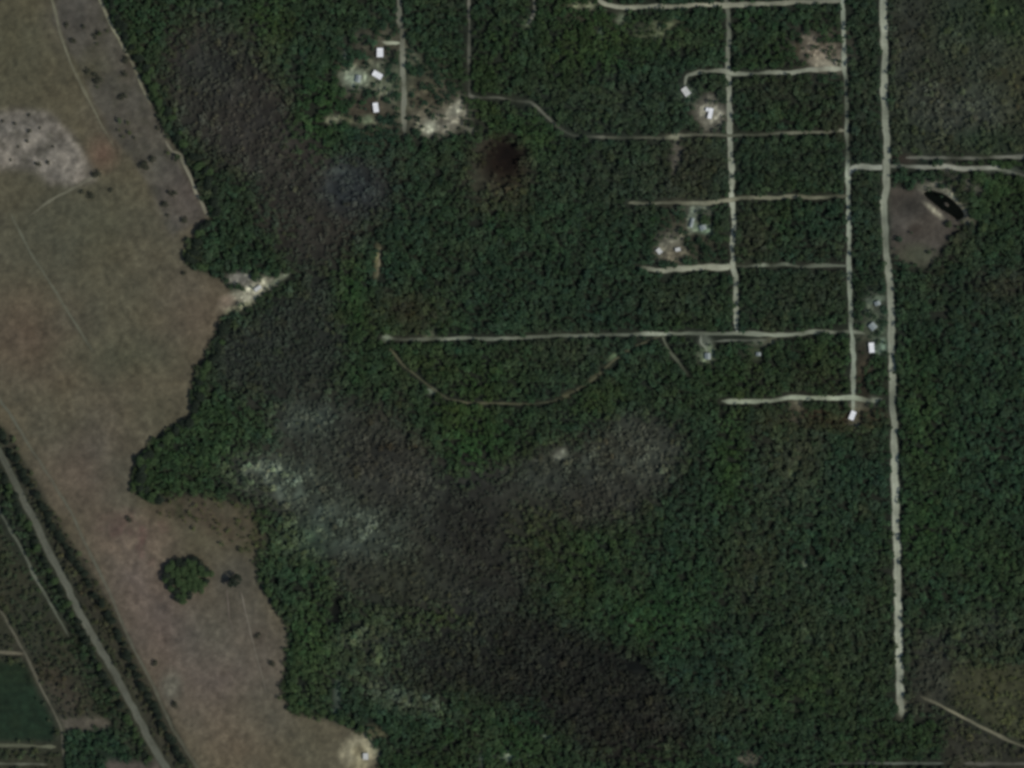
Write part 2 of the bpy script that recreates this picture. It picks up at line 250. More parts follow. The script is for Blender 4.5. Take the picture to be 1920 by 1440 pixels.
yards = [((712, 150, 66, 95, 0), (92, 88, 76), .52), ((735, 120, 34, 30, 20), (104, 104, 92), .25), ((725, 175, 40, 22, -10), (100, 92, 80), .3), ((690, 120, 26, 14, 0), (96, 90, 78), .3), ((800, 190, 60, 60, 20), (72, 68, 58), .55), ((1290, 440, 50, 60, 0), (70, 66, 56), .6), ((1640, 610, 28, 60, 0), (82, 84, 74), .45), ((1646, 648, 20, 12, 0), (98, 104, 94), .15), ((1612, 760, 20, 16, 0), (90, 86, 76), .3), ((1602, 792, 14, 12, 0), (96, 92, 82), .15), ((1540, 90, 60, 45, 0), (72, 66, 60), .5), ((1330, 212, 36, 36, 0), (80, 74, 66), .4), ((740, 145, 24, 60, 0), (100, 100, 88), .3), ((785, 205, 22, 26, 0), (92, 84, 74), .35), ((820, 170, 24, 20, 0), (78, 74, 64), .45), ((715, 95, 55, 35, 0), (64, 60, 52), .5), ((700, 145, 55, 28, 0), (84, 84, 72), .35), ((680, 200, 55, 24, 0), (62, 55, 47), .55), ((770, 150, 50, 45, 0), (72, 74, 60), .5), ((665, 150, 22, 18, 0), (112, 116, 104), .1),
         ((835, 222, 48, 26, -25), (118, 110, 100), .08), ((805, 238, 16, 12, -50), (150, 145, 132), 0), ((850, 205, 16, 10, -40), (148, 142, 130), 0), ((800, 180, 45, 35, 30), (70, 64, 54), .5), ((882, 240, 12, 8, 0), (84, 82, 74), .2), ((645, 225, 28, 7, 0), (84, 82, 66), .25), ((628, 225, 14, 9, 0), (96, 94, 80), .1), ((690, 225, 14, 8, 0), (84, 90, 74), .2), ((575, 108, 6, 10, 0), (90, 98, 88), .1),
         ((650, 106, 6, 10, 0), (92, 100, 92), .1), ((1332, 212, 26, 27, 0), (120, 113, 104), 0), ((1286, 178, 20, 18, 0), (74, 82, 70), .3), ((1267, 285, 11, 38, 0), (78, 72, 66), .02), ((1262, 258, 14, 6, 0), (100, 98, 84), .1),
         ((1252, 465, 26, 26, 0), (108, 102, 92), .1), ((1262, 480, 22, 20, 0), (84, 76, 66), .15), ((1312, 395, 26, 12, 0), (90, 92, 82), .25), ((1297, 415, 8, 22, 10), (118, 124, 112), .05), ((1320, 428, 18, 12, 0), (104, 118, 102), .1),
         ((1540, 100, 42, 26, 20), (112, 100, 90), .3), ((1555, 118, 30, 14, 0), (132, 122, 110), .12), ((1235, 55, 50, 18, -15), (82, 84, 66), .4), ((1215, 68, 24, 8, 0), (78, 82, 64), .3), ((1110, 20, 60, 30, 0), (54, 54, 44), .6), ((1125, 60, 7, 14, 0), (84, 96, 78), .2), ((1090, 8, 30, 6, 0), (110, 110, 92), .2), ((1170, 35, 10, 12, 0), (80, 84, 70), .3),
         ((1325, 665, 14, 20, 0), (112, 120, 100), .1), ((1322, 640, 12, 12, 0), (92, 94, 86), .2), ((1412, 662, 20, 14, 0), (62, 68, 52), .4), ((1640, 565, 22, 6, -5), (92, 100, 88), .2), ((1640, 615, 30, 28, 0), (66, 72, 60), .45), ((1655, 650, 14, 12, 0), (78, 88, 78), .2), ((1620, 690, 16, 60, 0), (52, 46, 38), .4), ((1490, 770, 18, 24, 0), (86, 80, 68), .2), ((1550, 778, 60, 14, 0), (50, 42, 32), .5), ((1635, 775, 30, 12, 0), (62, 56, 44), .3), ((1640, 750, 14, 8, 0), (82, 82, 74), .2), ((1430, 645, 20, 8, 0), (84, 86, 76), .2), ((1450, 640, 20, 12, 0), (80, 78, 66), .2),
         ((470, 545, 55, 17, -30), (150, 142, 128), 0), ((452, 520, 24, 14, 0), (108, 102, 98), 0), ((430, 565, 20, 12, 0), (98, 88, 78), .05), ((520, 522, 22, 5, -30), (118, 120, 104), .02), ((450, 575, 28, 6, -20), (110, 106, 88), .1),
         ((707, 490, 6, 30, 0), (112, 106, 82), .05), ((723, 635, 9, 8, 0), (108, 116, 100), .1), ((803, 628, 12, 10, 0), (86, 88, 72), .2), ((812, 731, 9, 6, 0), (128, 134, 118), 0), ((1048, 855, 16, 10, -20), (98, 96, 88), .1), ((1005, 862, 12, 7, 0), (80, 80, 72), .2), ((1120, 705, 25, 6, -35), (72, 70, 54), .3), ((1152, 672, 12, 6, -30), (84, 96, 74), .2), ((1062, 740, 22, 6, -25), (68, 64, 46), .3),
         ((1495, 88, 5, 24, 0), (62, 56, 46), .3), ((1490, 885, 8, 22, 20), (76, 84, 64), .3), ((1480, 950, 6, 30, 0), (60, 66, 52), .4), ((1507, 1060, 6, 14, 0), (92, 100, 84), .2), ((1418, 1078, 6, 14, 0), (92, 102, 86), .2), ((1560, 1220, 6, 18, 0), (62, 66, 46), .4), ((1400, 1425, 26, 14, 0), (96, 88, 78), .2), ((1345, 1430, 14, 10, 0), (72, 76, 66), .3),
         ((675, 1412, 32, 24, 0), (150, 144, 122), 0), ((672, 1412, 12, 12, 0), (96, 90, 72), 0), ((675, 1440, 14, 14, 0), (110, 104, 84), 0), ((700, 1375, 20, 12, 0), (84, 80, 62), .2), ((960, 1418, 34, 6, 0), (84, 96, 82), .3), ((955, 1410, 9, 7, 0), (130, 136, 120), 0), ((905, 1420, 7, 12, 0), (86, 94, 84), .2), ((630, 1310, 8, 40, 0), (72, 80, 72), .05), ((320, 1290, 20, 30, 0), (84, 82, 74), 0), ((1030, 1380, 9, 5, 0), (86, 96, 84), .1), ((1880, 318, 40, 6, 0), (70, 74, 66), .2), ((1690, 1330, 10, 24, 0), (90, 88, 78), .1), ((1765, 1095, 6, 10, 0), (46, 52, 44), .6), ((990, 45, 8, 12, 0), (70, 78, 60), .2), ((410, 2, 10, 6, 0), (78, 82, 70), .2), ((1800, 1240, 14, 5, 0), (74, 76, 60), .2)]
for e, c, d in yards:
    put(ell(*e, soft=.5, warp=9)*.92, g=np.array(c)*1.12*(1+.16*SPK), den=d, kind=.5)
YM = np.clip(G.mean(2)-66, 0, 30)/30*(1-fld)*np.clip(np.abs(fbm(7, 39, 2))*4-1.2, 0, 1)
G = G*(1+.45*YM[..., None])
for e in [(632, 1148, 9, 34, 0), (663, 1178, 9, 9, 0), (1187, 1250, 24, 9, 0), (1302, 1365, 7, 9, 0), (1250, 1378, 6, 6, 0)]:
    put(ell(*e, soft=.4, warp=3), g=(17, 20, 18), den=0)

for hx, hy, hr in [(713, 99, 14), (708, 141, 14), (705, 202, 13), (672, 148, 12), (1286, 172, 13), (1332, 213, 15), (1236, 471, 11), (1271, 468, 10), (1297, 418, 12), (1318, 427, 10), (1634, 652, 14), (1636, 612, 13), (1598, 779, 14), (1327, 668, 12), (1422, 664, 9), (1645, 569, 9), (484, 541, 11), (686, 1418, 12)]:
    put(ell(hx, hy, hr, hr, soft=.25, warp=0), den=0)
# ---------------------------------------------------------------- roads: (kind, label colour, width px, points with optional strength)
PALE = (148, 146, 132); TAN = (124, 116, 92); GREYR = (122, 119, 108)
ROADS = [
 ('road', 'wide pale unpaved main road running north to south', 15.5, (152, 150, 136), [(1655, -236), (1656, 0, .95), (1659, 60, .95), (1659, 130, .8), (1657, 165, .95), (1660, 230, .75), (1664, 290, .8), (1662, 350, .75), (1657, 380, .8), (1659, 430, .72), (1665, 500, .72), (1670, 560, .8), (1671, 640, .75), (1673, 720, .8), (1674, 760, .62), (1677, 830, .85), (1678, 900, 1), (1681, 1000, 1), (1684, 1100, .9), (1684, 1170, 1), (1687, 1230, 1), (1687, 1290, .9), (1689, 1325, .5), (1690, 1345, .2)]),
 ('road', 'pale dirt lane one plot west of the main road', 9, (150, 152, 138), [(1576, -236), (1579, 0, .9), (1582, 60, .9), (1583, 128, .9), (1586, 150, .4), (1587, 190, .35), (1588, 240, .6), (1589, 290, .35), (1590, 315, 1), (1591, 380, .95), (1592, 460, .95), (1592, 500, .8), (1593, 550, .9), (1596, 600, .6), (1599, 640, .8), (1600, 700, .9), (1600, 745, .9), (1601, 785, .6)]),
 ('road', 'straight pale dirt lane running through the middle of the plots', 10.5, (152, 150, 136), [(1366, -236), (1364, 0, .5), (1366, 40, .45), (1366, 80, .7), (1364, 135, .8), (1367, 180, .85), (1369, 260, .9), (1371, 320, .95), (1373, 370, 1), (1376, 420, .9), (1373, 470, .7), (1374, 497, 1), (1380, 525, .85), (1380, 580, .85), (1381, 622, 1)]),
 ('road', 'pale dirt lane between the white houses', 10, GREYR, [(752, -236), (749, 0, .9), (750, 40, .9), (755, 60, .4), (755, 90, .8), (756, 140, .95), (757, 160, .5), (758, 190, .9), (758, 235, .8), (758, 255, .2)]),
 ('road', 'thin overgrown lane bending east in the north wood', 6.5, GREYR, [(880, -236, .6), (879, 20, .9), (880, 50, .4), (879, 110, .7), (879, 135, .3), (880, 172, .3), (881, 181, .8), (905, 184, .4), (935, 182, .6), (965, 188, .2), (995, 192, .5), (1010, 203, .9), (1025, 218, .7), (1045, 238, .4), (1075, 255, .3), (1100, 256, .3), (1132, 257, .8), (1145, 258, .3)]),
 ('track', 'short pale track stub at the top edge', 6.5, GREYR, [(1001, -60, .6), (1002, 20, .7), (996, 36, .8), (986, 50, .5)]),
 ('road', 'pale dirt lane along the top edge', 9.5, (160, 154, 138), [(1118, -6, .8), (1132, 8, 1), (1155, 13, 1), (1200, 13, .75), (1260, 11, .9), (1310, 10, 1), (1366, 9, .9), (1420, 8, .7), (1480, 5, .8), (1578, 2, .7)]),
 ('road', 'dirt lane joining two lanes below the top plots', 8.5, PALE, [(1284, 160, .8), (1287, 142, .7), (1310, 134, .7), (1340, 133, .7), (1364, 134, .9), (1372, 139, .9), (1420, 138, .5), (1450, 136, .8), (1485, 136, .8), (1515, 130, .8), (1583, 129, .8)]),
 ('track', 'faint track across the plots leading to the left house', 6.5, (124, 122, 106), [(1130, 258, .6), (1160, 258, .3), (1250, 259, .5), (1262, 256, .9), (1300, 252, .5), (1370, 254, .6), (1420, 253, .35), (1470, 250, .8), (1485, 249, 1), (1520, 249, .7), (1586, 245, .9)]),
 ('road', 'patchy dirt lane crossing the plots beside the tan yard', 7.5, (136, 130, 112), [(1178, 380, .8), (1205, 382, .6), (1235, 382, .6), (1262, 380, .4), (1300, 381, .9), (1340, 379, .9), (1372, 374, 1), (1390, 370, .6), (1425, 371, .9), (1500, 369, .8), (1530, 371, .8), (1560, 368, .4), (1590, 367, .6)]),
 ('road', 'broad pale dirt lane ending near the tan yard', 11, (154, 150, 134), [(1196, 502, .4), (1225, 505, .7), (1240, 506, 1), (1290, 503, .95), (1350, 501, 1), (1374, 499, 1)]),
 ('track', 'faint track going on east from the broad lane', 7.5, (134, 136, 122), [(1378, 499, .5), (1400, 499, .3), (1432, 497, 1), (1445, 498, .3), (1475, 495, .7), (1500, 500, .3), (1540, 498, .7), (1590, 498, .6)]),
 ('road', 'long straight dirt lane crossing the woodland from east to west', 7.5, (138, 138, 124), [(716, 632, .7), (745, 636, .25), (790, 636, .5), (812, 635, .3), (832, 636, 1), (870, 634, .8), (930, 635, .8), (962, 634, .8), (1030, 630, .6), (1100, 628, .7), (1150, 628, .4), (1198, 628, .8), (1215, 626, 1.1), (1240, 626, 1.1), (1265, 625, .7), (1340, 626, .5), (1380, 625, 1), (1440, 627, 1), (1500, 627, .95), (1530, 622, .85), (1560, 622, .9), (1575, 622, .3), (1600, 622, .9), (1622, 626, .7)]),
 ('track', 'thin second track beside the long straight lane', 4, (104, 106, 96), [(1338, 640, .7), (1380, 638, .8), (1440, 637, .7)]),
 ('track', 'curling drive to the pale yard under the lane', 5, (120, 122, 110), [(1314, 628, .9), (1314, 644, .9), (1324, 652, .8), (1328, 668, .9)]),
 ('road', 'lowest pale dirt lane of the plots', 8.5, (154, 156, 138), [(1352, 752, .5), (1366, 753, 1), (1440, 751, .85), (1460, 750, .6), (1486, 744, 1.1), (1520, 746, .9), (1570, 747, 1), (1598, 744, 1), (1630, 752, .4), (1655, 748, .6)]),
 ('road', 'curved pale link from the lane to the main road', 10.5, (150, 148, 138), [(1591, 330, 1), (1594, 317, 1), (1612, 312, .95), (1662, 313, 1)]),
 ('road', 'pale lane heading east off the main road', 7.5, (144, 140, 130), [(1664, 311, .8), (1695, 312, .5), (1730, 314, .85), (1775, 312, .95), (1810, 317, .95), (1862, 315, .95), (1885, 320, .4), (1925, 330, .4), (2150, 365, .4)]),
 ('track', 'second thinner lane just above the eastern lane', 7, (116, 112, 104), [(1698, 296, .7), (1770, 296, .7), (1785, 296, .35), (1820, 297, .8), (1850, 297, .3), (1868, 294, 1), (2150, 292, 1)]),
 ('track', 'slanting track from the long lane to the south', 6, (104, 106, 90), [(1241, 628, 1), (1249, 648, .9), (1262, 666, .8), (1276, 684, .6), (1290, 704, .3)]),
 ('track', 'thin brown curved path through green thicket', 4.6, (84, 82, 64), [(722, 642, .8), (738, 662, 1), (758, 686, 1), (790, 712, .7), (815, 732, .8), (840, 748, .5), (878, 756, 1.3), (930, 756, 1.2), (1000, 758, .5), (1040, 752, .7), (1080, 733, .7), (1120, 705, .7), (1150, 676, .9), (1180, 655, .8), (1215, 640, .8), (1240, 630, .8)]),
 ('track', 'pale slanting track in the south east corner', 5.5, (118, 112, 94), [(1725, 1305, .5), (1762, 1322, .8), (1790, 1337, 1), (1822, 1353, .9), (1856, 1371, 1), (1895, 1390, .9), (1960, 1415, .7), (2150, 1490, .6)]),
 ('track', 'pale path hugging the upper forest edge', 6, (128, 124, 104), [(182, -60, .7), (187, 0, .9), (205, 40, .9), (222, 70, 1), (238, 100, 1), (252, 128, .6), (268, 165, .8), (282, 195, .5)]),
 ('track', 'pale path at the forest edge above the bushes', 6.5, (130, 124, 108), [(310, 264, .8), (322, 285, .5), (338, 288, .9), (345, 310, 1), (358, 332, 1), (368, 360, 1), (380, 385, .7), (390, 408, .6)]),
 ('track', 'faint wheel track down the upper field', 6, (106, 102, 86), [(60, -100, .8), (98, 0, .8), (112, 60, .8), (132, 118, .8), (160, 175, .8), (190, 235, .6), (215, 275, .3)]),
 ('track', 'faint track leading to the bushes by pale patch', 6, (102, 98, 84), [(55, 405, .6), (95, 375, .9), (140, 352, .8), (185, 325, .7)]),
 ('track', 'faint diagonal track across the middle of the west field', 6, (92, 91, 78), [(20, 400, .6), (55, 470, .8), (100, 540, .8), (140, 605, .8), (175, 660, .5)]),
 ('track', 'pair of faint tracks in the mauve field', 3.5, (98, 88, 80), [(425, 1100, .8), (430, 1160, .7), (440, 1190, .6)]),
 ('track', 'faint curved track at the east side of mauve field', 3.5, (104, 96, 86), [(452, 1110, .9), (464, 1160, 1), (478, 1220, .8), (500, 1300, .5)]),
 ('road', 'grey railway road running diagonally in the bottom left corner', 15, (87, 87, 78), [(-220, 440, .8), (-30, 795, .8), (0, 850, .8), (28, 905, .85), (60, 968, .95), (90, 1030, 1), (130, 1110, 1.05), (145, 1140, 1.1), (175, 1195, 1.1), (207, 1245, 1), (230, 1290, 1), (255, 1335, .95), (283, 1395, 1), (315, 1445, 1), (480, 1700, .9)]),
 ('track', 'thin grey track along the field side of diagonal hedge', 6, (86, 85, 74), [(-220, 380, .8), (-10, 738, .8), (15, 770, .9), (50, 828, .9), (100, 905, .8), (133, 960, .9), (165, 1030, .9), (205, 1110, .9), (240, 1195, .8), (290, 1290, .8), (325, 1370, .8), (372, 1442, .7), (500, 1690, .7)]),
 ('track', 'thin pale track west of the diagonal road', 6, (104, 106, 94), [(-60, 840, .5), (5, 970, .6), (42, 1030, .8), (62, 1075, .9), (82, 1110, .9), (110, 1160, .6), (130, 1195, .4)]),
 ('track', 'pale boundary track beside the dark crop field', 5, (94, 90, 78), [(-30, 1120, .5), (5, 1150, .9), (30, 1195, .9), (55, 1240, .9), (75, 1285, .9), (98, 1330, .8), (115, 1365, .9), (120, 1425, .8)]),
 ('track', 'pale track along the top of dark crop field', 6, (108, 100, 86), [(-200, 1222, .9), (0, 1223, .9), (45, 1226, .9)]),
 ('track', 'pale track along the bottom of dark crop field', 7, (92, 92, 76), [(-200, 1398, .9), (0, 1397, .9), (105, 1400, .9)]),
 ('track', 'pale track on the bottom edge below the crop field', 5, (98, 98, 86), [(-200, 1432, .8), (0, 1432, .8), (88, 1433, .8)]),
 ('track', 'pale straight track on the bottom edge right of middle', 5, (92, 96, 88), [(1555, 1432, .8), (1600, 1431, .5), (1660, 1431, .9), (1770, 1431, .9)]),
 ('track', 'pale straight track on the bottom edge in the corner', 6, (92, 88, 80), [(1808, 1432, .8), (1920, 1432, .8), (2150, 1434, .8)]),
 ('road', 'bright driveway linking the upper white house to lane', 7, (160, 158, 140), [(715, 78, .5), (722, 80, 1), (752, 81, 1)]),
 ('track', 'short pale path into the bare yard near wood', 5, (120, 110, 92), [(707, 520, .5), (711, 495, 1), (713, 462, .6)]),
]
def dist_poly(pts):
    d = np.full(X.shape, 1e9)
    for a, b in zip(pts, pts[1:]):
        x0, y0, x1, y1 = a[0], a[1], b[0], b[1]
        i0 = max(0, int((min(x0, x1)-30+MG)/ST)); i1 = min(NX, int((max(x0, x1)+30+MG)/ST)+1)
        j0 = max(0, int((min(y0, y1)-30+MG)/ST)); j1 = min(NY, int((max(y0, y1)+30+MG)/ST)+1)
        if i1 <= i0 or j1 <= j0: continue
        xs = X[j0:j1, i0:i1]; ys = Y[j0:j1, i0:i1]
        L2 = (x1-x0)**2+(y1-y0)**2+1e-9
        t = np.clip(((xs-x0)*(x1-x0)+(ys-y0)*(y1-y0))/L2, 0, 1)
        dd = np.hypot(xs-x0-t*(x1-x0), ys-y0-t*(y1-y0))
        d[j0:j1, i0:i1] = np.minimum(d[j0:j1, i0:i1], dd)
    return d
ENC = fbm(26, 71, 2)+.3
for k_, lb, wd, col, pts in ROADS:
    d = dist_poly(pts)
    verge = np.clip(1-(d-wd*.5)/(5.0), 0, 1)
    put(verge*.16, g=(np.array(col)*.35+np.array((58, 58, 48))*.65)*.9)
    DEN *= np.clip((d-wd*.5+(-.6 if wd > 9.2 else 1.6*ENC-2.6))/3.0, 0, 1)
# ground mottling (soil and grass colour)
for e, c in [((520, 895, 80, 30, 12), (118, 121, 112)), ((570, 785, 50, 24, 0), (74, 76, 70)), ((650, 990, 85, 40, 15), (96, 98, 91)), ((570, 1010, 45, 30, 0), (70, 80, 66)), ((1200, 860, 60, 50, 0), (78, 76, 70)), ((1110, 870, 70, 24, -10), (76, 75, 69)), ((750, 905, 60, 40, 20), (66, 62, 58)), ((1800, 215, 60, 30, 0), (74, 75, 70)), ((1740, 190, 40, 60, 0), (66, 66, 60)), ((1840, 110, 60, 60, 0), (58, 62, 54)), ((760, 1310, 60, 14, 20), (80, 88, 80)), ((690, 1215, 50, 40, 0), (64, 74, 60))]:
    pn = np.clip(.5+fbm(20, 36, 3)*2.4, 0, 1)
    put(ell(*e, soft=.6)*pn*.85, g=c, c=np.array(c)*.98)
dk = poly([(800, 1200), (960, 1180), (1080, 1200), (1200, 1250), (1290, 1340), (1260, 1400), (1150, 1400), (1000, 1330), (880, 1270)], 24, 40)*np.clip(.5+fbm(40, 49, 3)*1.6, 0, 1)
put(dk*.6, g=(27, 27, 25), c=(27, 28, 26))
G = G*(1-KIND[..., None]*(1-F1[..., None])*np.array((.23, .16, .19)))
CN = CN*(1-np.clip(KIND, 0, 1)[..., None]*np.array((.06, 0, .03)))
km = (KIND*(1-fld))[..., None]; G = G*(1+.34*km*fbm(15, 45, 3)[..., None]); CN = CN*(1+.20*km*fbm(20, 46, 2)[..., None])
mot = fbm(26, 41, 4); mot2 = fbm(9, 42, 3)
stk = fbm(60, 47, 2); stk = np.sin((X*.87+Y*-.5)/4.2+stk*5)
G = G*(1+0.12*mot[..., None]+0.15*mot2[..., None]+(.022*stk*fld)[..., None]+(.09*vnoise(5, 48))[..., None])
G = G*(1, 1, .95)
tint = fbm(60, 43, 3)[..., None]*np.array((2.2, .4, -1.2)); G = G+tint
CN = CN*(1+0.07*fbm(34, 44, 3)[..., None])

def sample(A, px, py):
    u = np.clip((np.asarray(px)+MG)/ST, 0, NX-1.001); v = np.clip((np.asarray(py)+MG)/ST, 0, NY-1.001)
    iu = u.astype(int); iv = v.astype(int); fu = u-iu; fv = v-iv
    if A.ndim == 3: fu = fu[..., None]; fv = fv[..., None]
    return A[iv, iu]*(1-fu)*(1-fv)+A[iv, iu+1]*fu*(1-fv)+A[iv+1, iu]*(1-fu)*fv+A[iv+1, iu+1]*fu*fv

# ---------------------------------------------------------------- ground sheet (fine in view, stretched to the horizon)
K_G = 1.0
GS = 3.0
ax = np.arange(-MG, 1920+MG+.1, GS); ay = np.arange(-MG, 1440+MG+.1, GS)
ax = np.r_[-14000, -5000, -1500, ax, 3500, 7000, 16000]; ay = np.r_[-14000, -5000, -1500, ay, 3000, 6500, 15500]
GXX, GYY = np.meshgrid(ax, ay)
CRES = [(1731, 361), (1746, 357), (1766, 362), (1786, 374), (1801, 390), (1809, 405), (1797, 413), (1783, 402), (1766, 392), (1750, 379), (1738, 369)]
cres = poly(CRES, 0, 0)
pit_map = blur(cres, 2.5)*-6.0 - ell(944, 296, 36, 38, soft=.8, warp=12)*5.0
relief = ell(1775, 383, 7, 4, 40, soft=.4, warp=0)*5.2
Z = sample(pit_map+relief, GXX.ravel(), GYY.ravel())
gv = np.c_[(GXX.ravel()-960)*S, (720-GYY.ravel())*S, Z]
gc = lin(sample(G, GXX.ravel(), GYY.ravel()))*K_G
nxx, nyy = len(ax), len(ay)
ii = np.arange(nxx*nyy).reshape(nyy, nxx)
gf = np.stack([ii[1:, :-1], ii[1:, 1:], ii[:-1, 1:], ii[:-1, :-1]], -1).reshape(-1, 4)
m_ground = attr_mat('soil_and_grass', 0.5, 0.30, 0.97, bump=.5, nscale2=0.10, namt2=0.16)
g = link('ground', quads_mesh('ground', gv, gf, m_ground, vcol=gc, smooth=True)); tag(g, 'wide flat ground of fields, scrub and forest floor', kind='structure')

# roads as ribbons of uneven width
m_road = attr_mat('packed_dirt', 0.30, 0.16, 0.95, nscale2=0.05, namt2=0.12)
for ri, (k_, lb, wd, col, pts) in enumerate(ROADS):
    P = [(p[0], p[1], p[2] if len(p) > 2 else .9) for p in pts]
    out = []
    for a, b in zip(P, P[1:]):
        n = max(1, int(math.hypot(b[0]-a[0], b[1]-a[1])/3))
        for k in range(n):
            t = k/n; out.append([a[i]+(b[i]-a[i])*t for i in range(3)])
    out.append(list(P[-1])); A = np.array(out)
    # smooth the corners a little
    for _ in range(2): A[1:-1, :2] = (A[:-2, :2]+2*A[1:-1, :2]+A[2:, :2])/4
    T = np.gradient(A[:, :2], axis=0); T /= np.linalg.norm(T, axis=1)[:, None]+1e-9
    N = np.c_[-T[:, 1], T[:, 0]]
    r = np.random.RandomState(100+ri); n = len(A)
    def wob(s):
        k = np.hanning(13); k /= k.sum(); a = np.convolve(np.pad(r.randn(n), 8, mode='wrap'), k, 'same')[8:8+n]*1.5; return (a+.12*r.randn(n))*s
    wd *= 1.0 if wd > 12 else 1.08; ww = .16 if wd > 12 else .34; wl = wd*.5*(1+wob(ww)); wr = wd*.5*(1+wob(ww)); ce = wob(.07)*wd
    st = A[:, 2]
    arc = np.arange(n)*3.0; pat = np.interp(arc, np.arange(0, arc[-1]+60, 22), r.rand(len(np.arange(0, arc[-1]+60, 22))))
    st_ = (np.clip(st, 0, 1.15)+wob(.10))*(1-(.12 if wd > 12 else .25 if wd > 8.8 else .32)*pat)
    taper = np.ones(n); q = min(3, n//3)
    for i in range(q): taper[i] = taper[-1-i] = (i+1.0)/(q+1)
    wl = wl*taper*(.55+.45*np.clip(st, 0, 1)); wr = wr*taper*(.55+.45*np.clip(st, 0, 1))
    under = sample(G, A[:, 0], A[:, 1])
    offs = [(-1, .45), (-.55, .98), (0.05, .92), (.55, 1.05), (1, .45)]
    vs = []; cs = []
    for f, cf in offs:
        wdt = np.where(f < 0, wl, wr)*f + ce
        p = A[:, :2]+N*wdt[:, None]
        vs.append(np.c_[(p[:, 0]-960)*S, (720-p[:, 1])*S, np.full(n, 0.06+0.012*(ri % 12)+(.15 if wd > 15 else 0))])
        c = np.array(col, float)[None]*(np.array((1.09, 1.13, 1.08)) if wd > 7.5 and col[0] > 110 else np.array((1.08, 1.1, 1.06)))*(1+wob(.05))[:, None]
        s_ = np.clip(st_*cf, 0, 1.1)[:, None]
        cs.append(lin(np.clip(under*(1-s_)+c*s_, 4, 220)))
    V = np.stack(vs, 1).reshape(-1, 3); Cc = np.stack(cs, 1).reshape(-1, 3)
    id_ = np.arange(n*5).reshape(n, 5)
    Fq = np.stack([id_[:-1, :-1], id_[:-1, 1:], id_[1:, 1:], id_[1:, :-1]], -1).reshape(-1, 4)
    o = link(k_, quads_mesh(k_, V, Fq, m_road, vcol=Cc))
    tag(o, lb, kind='structure')

# dark water in the quarry pit
m_water = flat_mat('dark_water', (.003, .004, .003), .35, .2, .05, .02)
def sheet(name, pts, z, mat, label, kind='structure'):
    bm = bmesh.new(); vs = [bm.verts.new((*W(*p), z)) for p in pts]; f = bm.faces.new(vs)
    if f.normal.z < 0: f.normal_flip()
    bm.normal_update()
    if bm.faces and list(bm.faces)[0].normal.z < 0: bmesh.ops.reverse_faces(bm, faces=list(bm.faces))
    me = bpy.data.meshes.new(name); bm.to_mesh(me); bm.free(); me.materials.append(mat)
    return tag(link(name, me), label, kind=kind)
sheet('water', [(1726, 352), (1760, 346), (1812, 380), (1822, 412), (1796, 424), (1760, 404), (1730, 380)], -2.4, m_water, 'black crescent of still water in the quarry pit')

# ---------------------------------------------------------------- woodland
K_C = 1.72
def crown_template(nq, seed, flat=.75, leaf=.42, fill=.55):
    """leaf clumps spread through a lumpy unit crown; returns (nq,4,3) and per-quad shade-free colour jitter"""
    r = np.random.RandomState(seed)
    lob = r.randn(5, 3); lob /= np.linalg.norm(lob, axis=1)[:, None]; lob[:, 2] = np.abs(lob[:, 2])*.6
    d = r.randn(nq, 3); d /= np.linalg.norm(d, axis=1)[:, None]; d[:, 2] = np.where(d[:, 2] < -.3, -d[:, 2], d[:, 2])
    rad = fill+(1-fill)*r.rand(nq)**.5
    rad *= .78+.32*np.max(np.clip(d@lob.T, 0, 1), axis=1)
    c = d*rad[:, None]*np.array([1, 1, flat])
    nrm = d*.9+r.randn(nq, 3)*.55+np.array([0, 0, .9]); nrm /= np.linalg.norm(nrm, axis=1)[:, None]
    t = np.cross(nrm, r.randn(nq, 3)); t /= np.linalg.norm(t, axis=1)[:, None]; b = np.cross(nrm, t)
    s1 = leaf*(.7+.6*r.rand(nq))[:, None]; s2 = leaf*(.5+.5*r.rand(nq))[:, None]
    q = np.stack([c-t*s1, c-b*s2, c+t*s1, c+b*s2*.9], 1)
    return q, 1+.10*r.randn(nq)
def forest(name, px, py, rad, hgt, cols, nq, seed, mat, leaf, fill, nvar=10, flat=.7):
    r = np.random.RandomState(seed); n = len(px)
    tv = [crown_template(nq, seed*50+k, flat, leaf, fill) for k in range(nvar)]
    vi = r.randint(0, nvar, n); ang = r.rand(n)*2*np.pi
    Vs = []; Cs = []
    for k in range(nvar):
        m = vi == k
        if not m.any(): continue
        q, j = tv[k]; a = ang[m]; R = rad[m]
        ca, sa = np.cos(a)[:, None, None], np.sin(a)[:, None, None]
        x = q[None, :, :, 0]*ca-q[None, :, :, 1]*sa; y = q[None, :, :, 0]*sa+q[None, :, :, 1]*ca
        z = np.broadcast_to(q[None, :, :, 2]*.8, x.shape)
        RR = R[:, None, None]
        wx = (px[m]-960)*S; wy = (720-py[m])*S
        st = 1+.3*(r.rand(m.sum())-.5)
        x = x*RR*st[:, None, None]+wx[:, None, None]; y = y*RR/st[:, None, None]+wy[:, None, None]
        z = np.maximum(z*RR+(hgt[m]-R*flat)[:, None, None], .15)
        Vs.append(np.stack([x, y, z], -1).reshape(-1, 3))
        c = cols[m][:, None, :]*j[None, :, None]*(1+.08*r.randn(m.sum(), nq, 1))
        Cs.append(np.clip(c, .003, .8).reshape(-1, 3))
    V = np.concatenate(Vs); Cc = np.concatenate(Cs); F = np.arange(len(V)).reshape(-1, 4)
    return link(name, quads_mesh(name, V, F, mat, fcol=Cc))
m_leaf = attr_mat('woodland_leaves', 1.2, .12, .9, nscale2=.02, namt2=.05)
m_twig = attr_mat('leafless_twigs', 1.2, .12, .95, nscale2=.02, namt2=.05)
SP = 7.4
tx = np.arange(-200, 2120, SP); ty = np.arange(-200, 1640, SP)
